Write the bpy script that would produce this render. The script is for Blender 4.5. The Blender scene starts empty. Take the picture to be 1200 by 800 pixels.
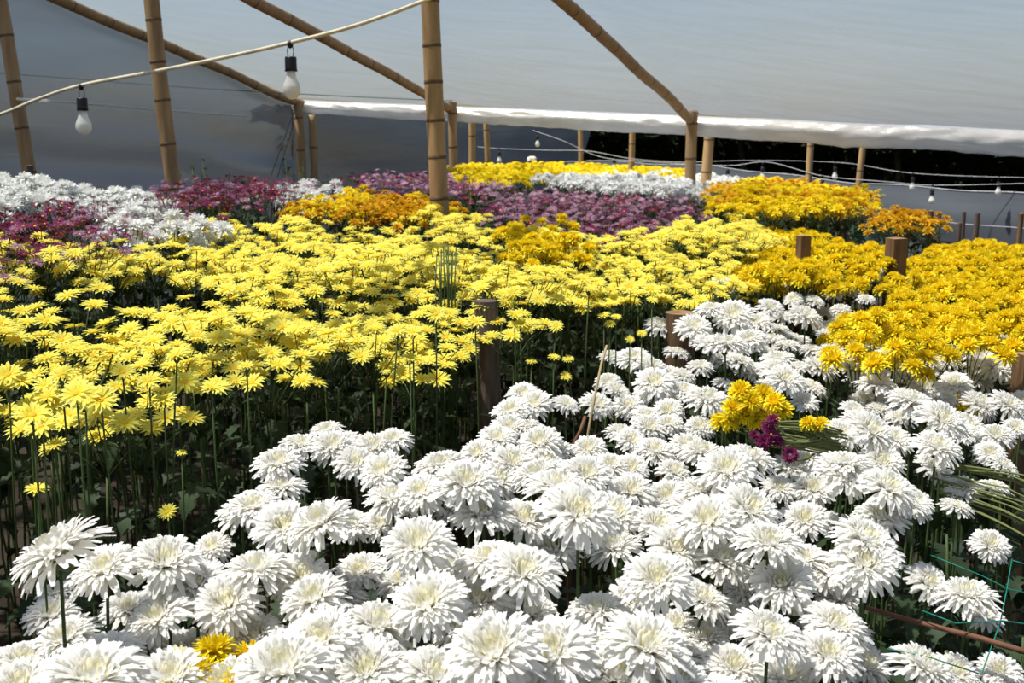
import bpy, math, random
import numpy as np
from mathutils import Vector, Matrix, Euler, noise

random.seed(7); rng = np.random.default_rng(7)
S = bpy.context.scene
COL = S.collection
PI = math.pi

# ------------------------------------------------------------------ camera
FPX = 1300.0; PITCH = math.radians(10.2); CAM = Vector((0, 0, 1.6))
SP, CP = math.sin(PITCH), math.cos(PITCH)
FW = Vector((0, CP, -SP)); UP = Vector((0, SP, CP)); RT = Vector((1, 0, 0))
cd = bpy.data.cameras.new('camera'); cam = bpy.data.objects.new('camera', cd); COL.objects.link(cam)
cd.sensor_width = 36; cd.lens = FPX / 1200 * 36
cam.location = CAM; cam.rotation_euler = (PI / 2 - PITCH, 0, 0)
cd.dof.use_dof = True; cd.dof.focus_distance = 2.1; cd.dof.aperture_fstop = 12
cd.clip_start = 0.05; cd.clip_end = 400
S.camera = cam

def ray(u, v): return FW + RT * ((u - 600) / FPX) - UP * ((v - 400) / FPX)
def at(u, v, d): return CAM + ray(u, v) * d
def proj(p):
    q = Vector(p) - CAM; d = q.dot(FW)
    if d < 0.05: return None
    return (600 + FPX * q.dot(RT) / d, 400 - FPX * q.dot(UP) / d, d)

# ------------------------------------------------------------------ sky, sun, exposure
w = bpy.data.worlds.new('sky'); S.world = w; w.use_nodes = True
nt = w.node_tree; bg = nt.nodes['Background']
sk = nt.nodes.new('ShaderNodeTexSky'); sk.sky_type = 'NISHITA'; sk.sun_disc = False
SUN_EL, SUN_AZ = math.radians(67), math.radians(-100)     # azimuth from +Y (ahead), minus = towards the left
sk.sun_elevation = SUN_EL; sk.sun_rotation = SUN_AZ; sk.air_density = 1.2; sk.dust_density = 1.7; sk.ozone_density = 1.0
nt.links.new(sk.outputs[0], bg.inputs[0]); bg.inputs[1].default_value = 0.095
sd = bpy.data.lights.new('sun_offscreen', 'SUN'); sun = bpy.data.objects.new('sun_offscreen', sd); COL.objects.link(sun)
sd.energy = 8.4; sd.angle = math.radians(1.2); sd.color = (1, 0.96, 0.9)
sdir = Vector((math.sin(SUN_AZ) * math.cos(SUN_EL), math.cos(SUN_AZ) * math.cos(SUN_EL), math.sin(SUN_EL)))
sun.rotation_euler = sdir.to_track_quat('Z', 'Y').to_euler(); sun.location = (0, 0, 12)
S.view_settings.view_transform = 'Standard'; S.view_settings.look = 'None'
S.view_settings.exposure = 0.0; S.view_settings.gamma = 1; S.view_settings.use_curve_mapping = False

# ------------------------------------------------------------------ materials
MATS = {}
def nmat(name):
    m = bpy.data.materials.new(name); m.use_nodes = True; t = m.node_tree; t.nodes.clear()
    out = t.nodes.new('ShaderNodeOutputMaterial'); MATS[name] = m
    return m, t, out
def N(t, typ, **kw):
    n = t.nodes.new(typ)
    for k, v in kw.items():
        if isinstance(k, str) and hasattr(n, k): setattr(n, k, v)
    return n
def L(t, a, b): t.links.new(a, b)
def ramp(t, fac, stops):
    r = t.nodes.new('ShaderNodeValToRGB'); e = r.color_ramp.elements
    e[0].position, e[0].color = stops[0][0], (*stops[0][1], 1)
    e[1].position, e[1].color = stops[1][0], (*stops[1][1], 1)
    for p, c in stops[2:]:
        x = e.new(p); x.color = (*c, 1)
    L(t, fac, r.inputs[0]); return r.outputs[0]
def noise_tex(t, scale, detail=3, vec=None, rough=0.5):
    n = t.nodes.new('ShaderNodeTexNoise'); n.inputs['Scale'].default_value = scale
    n.inputs['Detail'].default_value = detail; n.inputs['Roughness'].default_value = rough
    if vec is not None: L(t, vec, n.inputs['Vector'])
    return n.outputs['Fac']
def objcoord(t): return t.nodes.new('ShaderNodeTexCoord').outputs['Object']
def petal_mat(name, tip, mid, trans=0.3, r0=0.0, r1=1.0, var=0.08, rough=0.6):
    """petal: colour runs from the flower's eye to the petal tip, thin and translucent"""
    m, t, out = nmat(name)
    oc = objcoord(t); sep = t.nodes.new('ShaderNodeSeparateXYZ'); L(t, oc, sep.inputs[0])
    cmb = t.nodes.new('ShaderNodeCombineXYZ'); L(t, sep.outputs[0], cmb.inputs[0]); L(t, sep.outputs[1], cmb.inputs[1])
    ln = t.nodes.new('ShaderNodeVectorMath'); ln.operation = 'LENGTH'; L(t, cmb.outputs[0], ln.inputs[0])
    mp = t.nodes.new('ShaderNodeMapRange'); mp.inputs[1].default_value = r0; mp.inputs[2].default_value = r1
    L(t, ln.outputs['Value'], mp.inputs[0])
    c = ramp(t, mp.outputs[0], [(0, mid), (1, tip)])
    oi = t.nodes.new('ShaderNodeObjectInfo')
    hv = t.nodes.new('ShaderNodeHueSaturation')
    v = t.nodes.new('ShaderNodeMapRange'); v.inputs[3].default_value = 1 - var; v.inputs[4].default_value = 1 + var * 0.4
    L(t, oi.outputs['Random'], v.inputs[0]); L(t, v.outputs[0], hv.inputs['Value']); L(t, c, hv.inputs['Color'])
    p = t.nodes.new('ShaderNodeBsdfPrincipled'); p.inputs['Roughness'].default_value = rough
    p.inputs['Specular IOR Level'].default_value = 0.25
    L(t, hv.outputs[0], p.inputs['Base Color'])
    tr = t.nodes.new('ShaderNodeBsdfTranslucent'); L(t, hv.outputs[0], tr.inputs[0])
    mx = t.nodes.new('ShaderNodeMixShader'); mx.inputs[0].default_value = trans
    L(t, p.outputs[0], mx.inputs[1]); L(t, tr.outputs[0], mx.inputs[2]); L(t, mx.outputs[0], out.inputs[0])
    return m
def plain_mat(name, c0, c1, scale=20, rough=0.7, spec=0.3, trans=0, detail=3, stretch=None, bump=0, random_v=0):
    m, t, out = nmat(name)
    oc = objcoord(t)
    if stretch:
        mp = t.nodes.new('ShaderNodeMapping'); mp.inputs['Scale'].default_value = stretch; L(t, oc, mp.inputs[0]); oc = mp.outputs[0]
    nf = noise_tex(t, scale, detail, oc)
    c = ramp(t, nf, [(0.3, c0), (0.7, c1)])
    if random_v:
        oi = t.nodes.new('ShaderNodeObjectInfo'); hv = t.nodes.new('ShaderNodeHueSaturation')
        v = t.nodes.new('ShaderNodeMapRange'); v.inputs[3].default_value = 1 - random_v; v.inputs[4].default_value = 1 + random_v
        L(t, oi.outputs['Random'], v.inputs[0]); L(t, v.outputs[0], hv.inputs['Value']); L(t, c, hv.inputs['Color']); c = hv.outputs[0]
    p = t.nodes.new('ShaderNodeBsdfPrincipled'); p.inputs['Roughness'].default_value = rough
    p.inputs['Specular IOR Level'].default_value = spec; L(t, c, p.inputs['Base Color'])
    if bump:
        b = t.nodes.new('ShaderNodeBump'); b.inputs['Strength'].default_value = bump; b.inputs['Distance'].default_value = 0.01
        L(t, nf, b.inputs['Height']); L(t, b.outputs[0], p.inputs['Normal'])
    sh = p.outputs[0]
    if trans:
        tr = t.nodes.new('ShaderNodeBsdfTranslucent'); L(t, c, tr.inputs[0])
        mx = t.nodes.new('ShaderNodeMixShader'); mx.inputs[0].default_value = trans
        L(t, sh, mx.inputs[1]); L(t, tr.outputs[0], mx.inputs[2]); sh = mx.outputs[0]
    L(t, sh, out.inputs[0]); return m
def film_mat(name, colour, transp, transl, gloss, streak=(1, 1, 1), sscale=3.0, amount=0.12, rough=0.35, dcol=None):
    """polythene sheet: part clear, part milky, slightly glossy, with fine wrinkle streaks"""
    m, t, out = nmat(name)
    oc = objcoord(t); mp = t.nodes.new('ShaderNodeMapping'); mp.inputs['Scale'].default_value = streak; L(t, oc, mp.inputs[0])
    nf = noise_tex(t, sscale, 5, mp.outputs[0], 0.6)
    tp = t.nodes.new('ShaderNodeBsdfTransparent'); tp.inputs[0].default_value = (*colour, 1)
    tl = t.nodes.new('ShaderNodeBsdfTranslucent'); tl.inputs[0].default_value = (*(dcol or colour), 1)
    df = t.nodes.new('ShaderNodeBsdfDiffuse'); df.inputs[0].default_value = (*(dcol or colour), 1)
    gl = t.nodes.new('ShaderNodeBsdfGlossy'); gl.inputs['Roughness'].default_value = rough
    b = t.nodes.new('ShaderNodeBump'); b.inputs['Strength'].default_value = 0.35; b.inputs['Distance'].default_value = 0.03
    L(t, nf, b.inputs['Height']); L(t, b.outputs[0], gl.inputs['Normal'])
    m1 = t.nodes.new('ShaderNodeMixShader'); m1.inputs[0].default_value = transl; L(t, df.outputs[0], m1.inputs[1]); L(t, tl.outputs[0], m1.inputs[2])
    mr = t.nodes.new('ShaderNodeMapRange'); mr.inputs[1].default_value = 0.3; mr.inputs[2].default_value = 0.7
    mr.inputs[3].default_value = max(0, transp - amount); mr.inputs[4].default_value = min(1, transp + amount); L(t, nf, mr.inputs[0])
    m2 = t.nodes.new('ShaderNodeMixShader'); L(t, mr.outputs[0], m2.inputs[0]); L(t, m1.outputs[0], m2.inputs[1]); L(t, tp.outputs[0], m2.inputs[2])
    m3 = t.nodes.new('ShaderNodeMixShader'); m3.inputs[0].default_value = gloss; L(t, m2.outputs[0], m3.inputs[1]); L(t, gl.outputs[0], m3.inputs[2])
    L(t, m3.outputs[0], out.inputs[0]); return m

petal_mat('white_petal', (0.955, 0.94, 0.885), (0.94, 0.90, 0.66), 0.46, 0.002, 0.020, 0.03)
petal_mat('lemon_petal', (0.91, 0.86, 0.185), (0.90, 0.74, 0.025), 0.34, 0.004, 0.030, 0.08)
petal_mat('gold_petal', (0.93, 0.76, 0.018), (0.90, 0.66, 0.010), 0.30, 0.0, 0.025, 0.10)
petal_mat('bronze_petal', (0.78, 0.46, 0.010), (0.68, 0.32, 0.01), 0.28, 0.0, 0.02, 0.15)
petal_mat('mauve_petal', (0.42, 0.24, 0.35), (0.14, 0.02, 0.075), 0.2, 0.0, 0.02, 0.15)
petal_mat('magenta_petal', (0.22, 0.018, 0.095), (0.15, 0.010, 0.06), 0.25, 0.0, 0.02, 0.15)
petal_mat('shell_white_petal', (0.88, 0.88, 0.84), (0.86, 0.85, 0.74), 0.25, 0.0, 0.02, 0.05)
plain_mat('disc_gold', (0.72, 0.38, 0.015), (0.80, 0.50, 0.02), 400, 0.8)
plain_mat('stem_green', (0.045, 0.075, 0.02), (0.075, 0.11, 0.03), 30, 0.6)
plain_mat('leaf_green', (0.024, 0.042, 0.018), (0.042, 0.066, 0.028), 25, 0.6, 0.2, 0.2, random_v=0.35)
plain_mat('soil', (0.025, 0.019, 0.013), (0.055, 0.042, 0.03), 6, 0.95, 0.1, bump=0.6)
plain_mat('bamboo', (0.27, 0.165, 0.075), (0.42, 0.275, 0.13), 9, 0.55, 0.3, stretch=(3, 3, 0.4), random_v=0.12)
plain_mat('bamboo_node', (0.10, 0.065, 0.035), (0.20, 0.12, 0.06), 40, 0.8)
plain_mat('bamboo_inside', (0.25, 0.15, 0.07), (0.35, 0.22, 0.11), 40, 0.8)
plain_mat('stake_wood', (0.09, 0.055, 0.03), (0.22, 0.13, 0.07), 14, 0.85, 0.15, stretch=(4, 4, 0.5), bump=0.5, random_v=0.2)
plain_mat('old_wood', (0.09, 0.066, 0.054), (0.17, 0.125, 0.10), 14, 0.85, 0.15, stretch=(4, 4, 0.5), bump=0.5)
plain_mat('cord_cream', (0.62, 0.55, 0.38), (0.74, 0.67, 0.48), 40, 0.6)
plain_mat('black_plastic', (0.008, 0.008, 0.009), (0.014, 0.014, 0.015), 40, 0.4)
plain_mat('bulb_frost', (0.80, 0.80, 0.76), (0.85, 0.85, 0.80), 20, 0.2, 0.5, 0.5)
plain_mat('bulb_cream', (0.80, 0.79, 0.72), (0.84, 0.83, 0.76), 20, 0.25, 0.5, 0.4)
plain_mat('green_wire', (0.03, 0.10, 0.05), (0.05, 0.13, 0.07), 40, 0.5)
plain_mat('teal_net', (0.005, 0.17, 0.12), (0.01, 0.24, 0.17), 40, 0.5)
plain_mat('grey_thread', (0.30, 0.31, 0.32), (0.45, 0.46, 0.48), 40, 0.6)
plain_mat('cane_red_brown', (0.13, 0.055, 0.03), (0.20, 0.09, 0.05), 30, 0.7)
plain_mat('cut_stem_green', (0.14, 0.17, 0.05), (0.22, 0.24, 0.08), 30, 0.6)
plain_mat('dry_straw', (0.35, 0.26, 0.12), (0.45, 0.34, 0.17), 30, 0.7)
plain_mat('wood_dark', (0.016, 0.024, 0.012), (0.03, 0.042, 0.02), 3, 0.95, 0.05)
plain_mat('trunk_dark', (0.04, 0.032, 0.025), (0.08, 0.064, 0.05), 5, 0.9, 0.05)
film_mat('roof_film', (0.90, 0.92, 0.95), 0.70, 0.75, 0.04, (0.5, 5, 5), 2.2, 0.08, 0.3, (0.31, 0.35, 0.43))
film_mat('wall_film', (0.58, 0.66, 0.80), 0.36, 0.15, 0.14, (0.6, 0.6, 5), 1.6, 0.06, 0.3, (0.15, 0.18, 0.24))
film_mat('eave_film', (0.95, 0.95, 0.95), 0.22, 0.75, 0.08, (0.8, 4, 6), 3.0, 0.08, 0.3, (0.86, 0.85, 0.83))
film_mat('shade_mesh', (0.5, 0.55, 0.6), 0.12, 0.2, 0.06, (0.5, 0.5, 8), 1.5, 0.05, 0.4, (0.115, 0.13, 0.15))

# ------------------------------------------------------------------ mesh helpers
class MB:
    """collects geometry; build() links it as one mesh object"""
    def __init__(s): s.v = []; s.f = []; s.m = []
    def add(s, v, f, mi=0):
        o = len(s.v); s.v.extend([tuple(x) for x in v]); s.f.extend([tuple(i + o for i in q) for q in f])
        s.m.extend([mi] * len(f) if isinstance(mi, int) else mi); return s
    def addT(s, other, M, mi=None):
        o = len(s.v); a = np.array(other.v); R = np.array(M)
        a = a @ R[:3, :3].T + R[:3, 3]
        s.v.extend(map(tuple, a.tolist())); s.f.extend([tuple(i + o for i in q) for q in other.f])
        s.m.extend(other.m if mi is None else [mi] * len(other.f)); return s
    def tube(s, pts, r, seg=6, mi=0, cap=True):
        pts = [Vector(p) for p in pts]; n = len(pts)
        rs = r if isinstance(r, (list, tuple)) else [r] * n
        vs = []; fs = []; prev = None
        for i, p in enumerate(pts):
            tg = (pts[min(i + 1, n - 1)] - pts[max(i - 1, 0)]).normalized()
            if prev is None:
                a = tg.orthogonal().normalized()
            else:
                a = prev - tg * prev.dot(tg); a = a.normalized() if a.length > 1e-6 else tg.orthogonal().normalized()
            prev = a; b = tg.cross(a)
            for k in range(seg):
                th = 2 * PI * k / seg; vs.append(p + (a * math.cos(th) + b * math.sin(th)) * rs[i])
        for i in range(n - 1):
            for k in range(seg):
                k2 = (k + 1) % seg; fs.append((i * seg + k, i * seg + k2, (i + 1) * seg + k2, (i + 1) * seg + k))
        if cap:
            fs.append(tuple(range(seg - 1, -1, -1))); fs.append(tuple((n - 1) * seg + k for k in range(seg)))
        return s.add(vs, fs, mi)
    def lathe(s, prof, seg=12, mi=0, M=None):
        vs = []; fs = []; n = len(prof)
        for r, z in prof:
            for k in range(seg):
                th = 2 * PI * k / seg; vs.append(Vector((r * math.cos(th), r * math.sin(th), z)))
        if M is not None: vs = [M @ v for v in vs]
        for i in range(n - 1):
            for k in range(seg):
                k2 = (k + 1) % seg; fs.append((i * seg + k, i * seg + k2, (i + 1) * seg + k2, (i + 1) * seg + k))
        return s.add(vs, fs, mi)
    def mesh(s, name, mats, smooth=True):
        me = bpy.data.meshes.new(name); me.from_pydata(s.v, [], s.f)
        for m in ([mats] if isinstance(mats, str) else mats): me.materials.append(MATS[m])
        if any(s.m): me.polygons.foreach_set('material_index', s.m)
        if smooth: me.polygons.foreach_set('use_smooth', [True] * len(s.f))
        me.update(); return me
    def build(s, name, mats, parent=None, smooth=True, loc=None):
        return link(name, s.mesh(name, mats, smooth), parent, loc)

def link(name, me, parent=None, loc=None, rot=None, scale=None):
    o = bpy.data.objects.new(name, me); COL.objects.link(o)
    if parent is not None: o.parent = parent
    if loc is not None: o.location = loc
    if rot is not None: o.rotation_euler = rot
    if scale is not None: o.scale = (scale,) * 3 if isinstance(scale, (int, float)) else scale
    return o
def tag(o, label=None, cat=None, group=None, kind=None):
    if label: o['label'] = label
    if cat: o['category'] = cat
    if group: o['group'] = group
    if kind: o['kind'] = kind
    return o
def empty(name, loc, label=None, cat=None, group=None, rz=0):
    o = link(name, None, None, loc, (0, 0, rz)); o.empty_display_size = 0.05
    return tag(o, label, cat, group)

# ------------------------------------------------------------------ terrain
def ground(x, y): return 0.03 * min(max(y, -2), 6) - 0.05 * max(min(x, 9), -7)
gm = MB(); gx = np.linspace(-14, 16, 61); gy = np.linspace(-5, 34, 79)
for y in gy:
    for x in gx: gm.v.append((x, y, ground(x, y) + 0.03 * noise.noise(Vector((x * 1.3, y * 1.3, 0)))))
nx = len(gx)
for j in range(len(gy) - 1):
    for i in range(nx - 1):
        a = j * nx + i; gm.f.append((a, a + 1, a + nx + 1, a + nx)); gm.m.append(0)
tag(gm.build('floor', 'soil'), 'dark damp soil under the flower beds', None, None, 'structure')

# ------------------------------------------------------------------ shelter: rafters, eave, films
VP = ray(1130, 460).normalized()                     # the way the rafters run down and away
P1 = at(350, 121, 10.4)
ed = Vector((VP.y, -VP.x, 0)).normalized()           # along the eave, to the right
def eave(s): return P1 + Vector((ed.x * s, ed.y * s, -0.047 * s))
def s_at(u):                                         # where the eave crosses a picture column
    lo, hi = -8, 12
    for _ in range(40):
        m = (lo + hi) / 2
        if proj(eave(m))[0] < u: lo = m
        else: hi = m
    return lo
SE = [0.0, s_at(529), s_at(811), s_at(1420), s_at(1420) + 2.1]

def sheet(name, mat, fn, nu, nv, label, kind='structure', thick=0.0):
    b = MB()
    for j in range(nv + 1):
        for i in range(nu + 1): b.v.append(tuple(fn(i / nu, j / nv)))
    for j in range(nv):
        for i in range(nu):
            a = j * (nu + 1) + i; b.f.append((a, a + 1, a + nu + 2, a + nu + 1)); b.m.append(0)
    o = b.build(name, mat); tag(o, label, None, None, kind); return o

def nz(x, y, z=0): return noise.noise(Vector((x, y, z)))
Lr = 11.0
def roof_pt(a, b):
    s = -0.05 + a * 10.2; t = b * Lr
    p = eave(s) - VP * t + Vector((0, 0, 0.055))
    k = min(range(len(SE)), key=lambda q: abs(SE[q] - s)); dist = abs(SE[k] - s)
    p.z += -0.05 * min(dist, 0.9) + 0.012 * nz(s * 1.2, t * 3.5) + 0.02 * nz(s * 0.7, t * 0.7, 5)
    return p
sheet('ceiling', 'roof_film', roof_pt, 70, 90, 'hazy clear polythene roof sheet stretched over the bamboo rafters')

def gable_pt(a, b):                                   # vertical sheet under the leftmost rafter
    t = a * Lr; top = eave(-0.06) - VP * t; g = ground(top.x, top.y) - 0.05
    z = g + (top.z - g) * b; n = ed
    fold = 0.085 * math.sin(15 * (z - 0.10 * t) + 2 * nz(t * 0.6, z)) * max(0, 1 - (z - 0.9) / 0.9) * (0.5 + 0.5 * nz(t * 0.5, 3)) if z < 1.8 else 0
    off = 0.04 * nz(t * 0.8, z * 2.0) + fold
    return Vector((top.x, top.y, z)) - n * (0.02 - off)
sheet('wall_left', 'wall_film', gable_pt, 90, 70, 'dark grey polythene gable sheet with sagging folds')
hd = Vector((VP.x, VP.y, 0)).normalized()
def back_pt(a, b):                                    # the sheet runs on beyond the eave to a slanting end
    base = eave(-0.06); lenb = 7.0; lent = 8.9
    s = a * (lenb + (lent - lenb) * b); p = base + hd * s; g = ground(p.x, p.y) - 0.05
    z = g + (1.93 - 0.006 * s - g) * b
    return Vector((p.x, p.y, z)) - ed * (0.02 - 0.05 * nz(s * 0.6, z * 1.5))
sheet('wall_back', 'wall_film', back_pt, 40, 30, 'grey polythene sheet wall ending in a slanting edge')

# crumpled white film hanging along the eave
def band_pt(a, b):
    s = -0.1 + a * 10.2; p = eave(s)
    drop = (0.115 + 0.012 * s) * (1 + 0.10 * nz(s * 1.5, 2))
    wr = 0.015 * nz(s * 6, b * 4) + 0.012 * nz(s * 15, b * 5, 2)
    out = 0.05 * math.sin(PI * b) + wr
    z = 0.03 - b * drop - 0.02 * abs(nz(s * 0.9, 7)) + 0.012 * nz(s * 9, 1) * b
    return p + hd * (0.075 - out) + Vector((0, 0, z))
eb = sheet('trim_1', 'eave_film', band_pt, 220, 10, 'white crumpled polythene hem hanging along the roof eave')
md = eb.modifiers.new('t', 'SOLIDIFY'); md.thickness = 0.004

def bamboo(name, p0, p1, r0, r1, label, group, spacing=0.3, cat='bamboo post', hollow=False, mat='bamboo', wob=0.006):
    p0, p1 = Vector(p0), Vector(p1); root = empty(name, p0, label, cat, group)
    ax = p1 - p0; Ln = ax.length; d = ax.normalized(); sd_ = random.random() * 50
    n = max(8, int(Ln / 0.06)); pts = []; rs = []; nodes = []
    z = spacing * random.uniform(0.2, 0.8)
    while z < Ln - 0.04: nodes.append(z); z += spacing * random.uniform(0.85, 1.15)
    q = d.orthogonal().normalized(); q2 = d.cross(q)
    def cen(t): return d * t + q * (wob * 2 * nz(t * 1.3, sd_)) + q2 * (wob * 2 * nz(t * 1.3, sd_ + 9))
    for i in range(n + 1):
        t = Ln * i / n; k = min([abs(t - nn) for nn in nodes] + [9])
        pts.append(cen(t)); rs.append((r0 + (r1 - r0) * i / n) * (1 + 0.02 * math.exp(-(k / 0.03) ** 2)))
    b = MB(); b.tube(pts, rs, 24, cap=not hollow)
    if hollow:
        M = (d.to_track_quat('Z', 'Y').to_matrix().to_4x4()); M.translation = d * Ln
        b.lathe([(rs[-1], 0), (rs[-1] * 0.78, 0.002), (rs[-1] * 0.76, -0.10), (0.001, -0.10)], 12, 1, M)
    b.build('culm', [mat, 'bamboo_inside'], root)
    for nn in nodes:
        r = r0 + (r1 - r0) * nn / Ln; M = d.to_track_quat('Z', 'Y').to_matrix().to_4x4(); M.translation = cen(nn)
        c = MB(); c.lathe([(r * 0.98, -0.011), (r * 1.05, -0.006), (r * 1.05, 0.005), (r * 0.98, 0.011)], 24, 0, M); c.build('node_ring', 'bamboo_node', root)
    return root

RAFL = ['bamboo rafter along the gable end of the roof', 'bamboo rafter between the gable rafter and the knotty rafter',
        'thick knotty bamboo rafter resting on the sturdy eave post', 'bamboo rafter past the sturdy eave post', 'bamboo rafter farthest along the eave from the gable']
for k, s in enumerate(SE):
    e = eave(s); d = VP
    if k == 2: d = (at(810, 134, e.y / CP) - at(664, 0, 6.55)).normalized()
    bamboo('bamboo_rafter', e + d * 0.14 - Vector((0, 0, 0.0)), e - d * 10.5, 0.037, 0.042, RAFL[k], 'roof rafters', 0.38, 'rafter', wob=0.012)

def post_px(u0, v0, u1, v1, d, dia, label, group='bamboo posts', ztop=None, extend=0.0, mat='bamboo', spacing=0.3, name='bamboo_post', hollow=False, cat='post'):
    """post seen from pixel (u0,v0) at the top to (u1,v1) where flowers hide it; runs on to the ground"""
    a = at(u0, v0, d); b = at(u1, v1, d); b = Vector((b.x, a.y, b.z)); dr = (b - a).normalized()
    g = ground(b.x, a.y) - 0.1; foot = a + dr * ((g - a.z) / dr.z); top = a - dr * extend
    return bamboo(name, foot, top, dia / 2 * 1.03, dia / 2 * 0.97, label, group, spacing, cat, hollow, mat)
GP = 'tall bamboo roof posts'
post_px(505, 0, 512, 222, 5.3, 0.090, 'thick tall bamboo post rising from the yellow daisies with the cord tied to it', GP, extend=0.36, spacing=0.19)
post_px(177, 0, 191, 226, 6.5, 0.092, 'tall leaning bamboo post behind the left bank of white and purple flowers', GP, extend=0.16, spacing=0.24)
post_px(0, 0, 21, 218, 7.2, 0.090, 'leaning bamboo post at the gable sheet beside a short dark stake', GP, extend=0.14, spacing=0.26)
for i, (u, v0, u1, v1, d, w_, lab, hol) in enumerate([
        (349, 118, 352, 215, 10.35, 0.082, 'bamboo eave post where the gable rafter comes down', True),
        (366, 142, 367, 222, 10.42, 0.070, 'thin bamboo post standing just beyond the gable eave post', False),
        (530, 120, 530, 208, 9.75, 0.078, 'bamboo eave post right behind the thick tall post', True),
        (553, 142, 553, 212, 11.0, 0.068, 'bamboo post beyond the eave, nearer the thick tall post of a close pair', False),
        (570, 142, 571, 200, 12.2, 0.064, 'thinner bamboo post of a close pair behind the far gold flowers', False),
        (812, 129, 810, 243, 8.95, 0.092, 'sturdy bamboo eave post carrying the thick knotty rafter', True),
        (831, 160, 828, 250, 9.9, 0.092, 'bamboo post standing close behind the sturdy eave post', False),
        (680, 148, 681, 200, 13.2, 0.062, 'far bamboo post against the dark woods by the slanting sheet edge', False),
        (741, 156, 741, 212, 12.6, 0.070, 'far bamboo post behind the white flower bank', False),
        (950, 168, 949, 222, 11.4, 0.068, 'far bamboo post behind the bronze flower mound', False),
        (1011, 174, 1008, 236, 10.8, 0.062, 'slim far bamboo post beside the orange flower clump', False)]):
    post_px(u, v0, u1, v1, d, w_, lab, 'bamboo posts along and beyond the eave', extend=0.0 if hol else 0.06, spacing=0.3, hollow=hol)

# ------------------------------------------------------------------ far side: shade mesh fence and dark woods
f_pts = [at(640, 192, 17.2), at(690, 188, 16.5), at(837, 195, 14.6), at(1000, 214, 12.6), at(1200, 227, 11.0), at(1420, 240, 9.8)]
def fence_pt(a, b):
    k = a * (len(f_pts) - 1); i = min(int(k), len(f_pts) - 2); p = f_pts[i].lerp(f_pts[i + 1], k - i)
    g = ground(p.x, p.y) - 0.05; z = g + (p.z - g) * b
    return Vector((p.x, p.y + 0.05 * nz(k * 2, z * 2) + 0.03 * math.sin(9 * z + k), z - 0.01 * b * math.sin(k * 9)))
sheet('wall_right', 'shade_mesh', fence_pt, 80, 20, 'grey shade mesh fence running along the far side')
b = MB(); b.tube([fence_pt(i / 60, 1.0) for i in range(61)], 0.006, 6)
tag(b.build('fence_cord', 'grey_thread'), 'pale cord along the top of the grey mesh fence', 'cord')
b = MB(); b.tube([fence_pt(i / 60, 0.72) - Vector((0, 0.09, 0)) for i in range(61)], 0.004, 6)
tag(b.build('fence_cord', 'grey_thread'), 'thin cord halfway down the grey mesh fence', 'cord')

wb = MB(); leafq = [(-0.5, 0, 0), (0, -0.28, 0.06), (0.5, 0, 0), (0, 0.28, 0.06)]
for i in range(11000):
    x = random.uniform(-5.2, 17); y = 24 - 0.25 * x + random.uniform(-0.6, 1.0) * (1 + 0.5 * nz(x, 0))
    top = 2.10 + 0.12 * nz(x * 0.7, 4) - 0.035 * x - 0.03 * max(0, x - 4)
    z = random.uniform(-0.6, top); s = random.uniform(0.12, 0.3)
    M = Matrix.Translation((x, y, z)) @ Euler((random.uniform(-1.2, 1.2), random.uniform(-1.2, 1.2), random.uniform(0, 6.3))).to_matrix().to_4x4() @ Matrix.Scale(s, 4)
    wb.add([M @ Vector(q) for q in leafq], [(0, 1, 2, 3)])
for i in range(13000):                                   # leafy overhang added behind the eave hem to cast shade on the thicket's front
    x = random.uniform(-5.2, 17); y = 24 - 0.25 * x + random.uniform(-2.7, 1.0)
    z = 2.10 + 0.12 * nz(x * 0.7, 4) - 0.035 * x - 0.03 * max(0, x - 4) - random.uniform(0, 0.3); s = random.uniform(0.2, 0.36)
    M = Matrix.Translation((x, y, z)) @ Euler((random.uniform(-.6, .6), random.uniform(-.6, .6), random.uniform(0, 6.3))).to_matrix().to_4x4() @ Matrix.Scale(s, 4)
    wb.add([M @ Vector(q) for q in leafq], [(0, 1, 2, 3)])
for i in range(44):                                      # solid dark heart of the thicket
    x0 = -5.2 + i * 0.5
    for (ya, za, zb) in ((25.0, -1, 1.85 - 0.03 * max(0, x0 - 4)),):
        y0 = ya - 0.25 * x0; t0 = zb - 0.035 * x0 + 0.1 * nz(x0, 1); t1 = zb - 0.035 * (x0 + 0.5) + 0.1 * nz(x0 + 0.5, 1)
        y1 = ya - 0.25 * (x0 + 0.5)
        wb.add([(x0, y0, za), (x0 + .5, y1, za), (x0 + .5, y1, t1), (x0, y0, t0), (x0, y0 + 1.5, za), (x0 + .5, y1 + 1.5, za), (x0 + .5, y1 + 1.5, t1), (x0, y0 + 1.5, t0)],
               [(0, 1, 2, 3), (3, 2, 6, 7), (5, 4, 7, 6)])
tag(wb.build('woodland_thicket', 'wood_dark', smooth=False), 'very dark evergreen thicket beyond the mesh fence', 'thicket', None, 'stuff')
for i in range(5):
    x = 1.5 + i * 2.9 + random.uniform(-.3, .3); y = 22.9 - 0.25 * x
    b = MB(); b.tube([(0, 0, -0.6), (0.03, 0, 1.0), (random.uniform(-.1, .1), 0, 1.9 - 0.035 * x)], [0.07, 0.06, 0.05], 7)
    tag(b.build('tree_trunk', 'trunk_dark', loc=(x, y, 0)), 'thin dark tree trunk in front of the dark thicket', 'tree trunk', 'trunks at the edge of the thicket')

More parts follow.
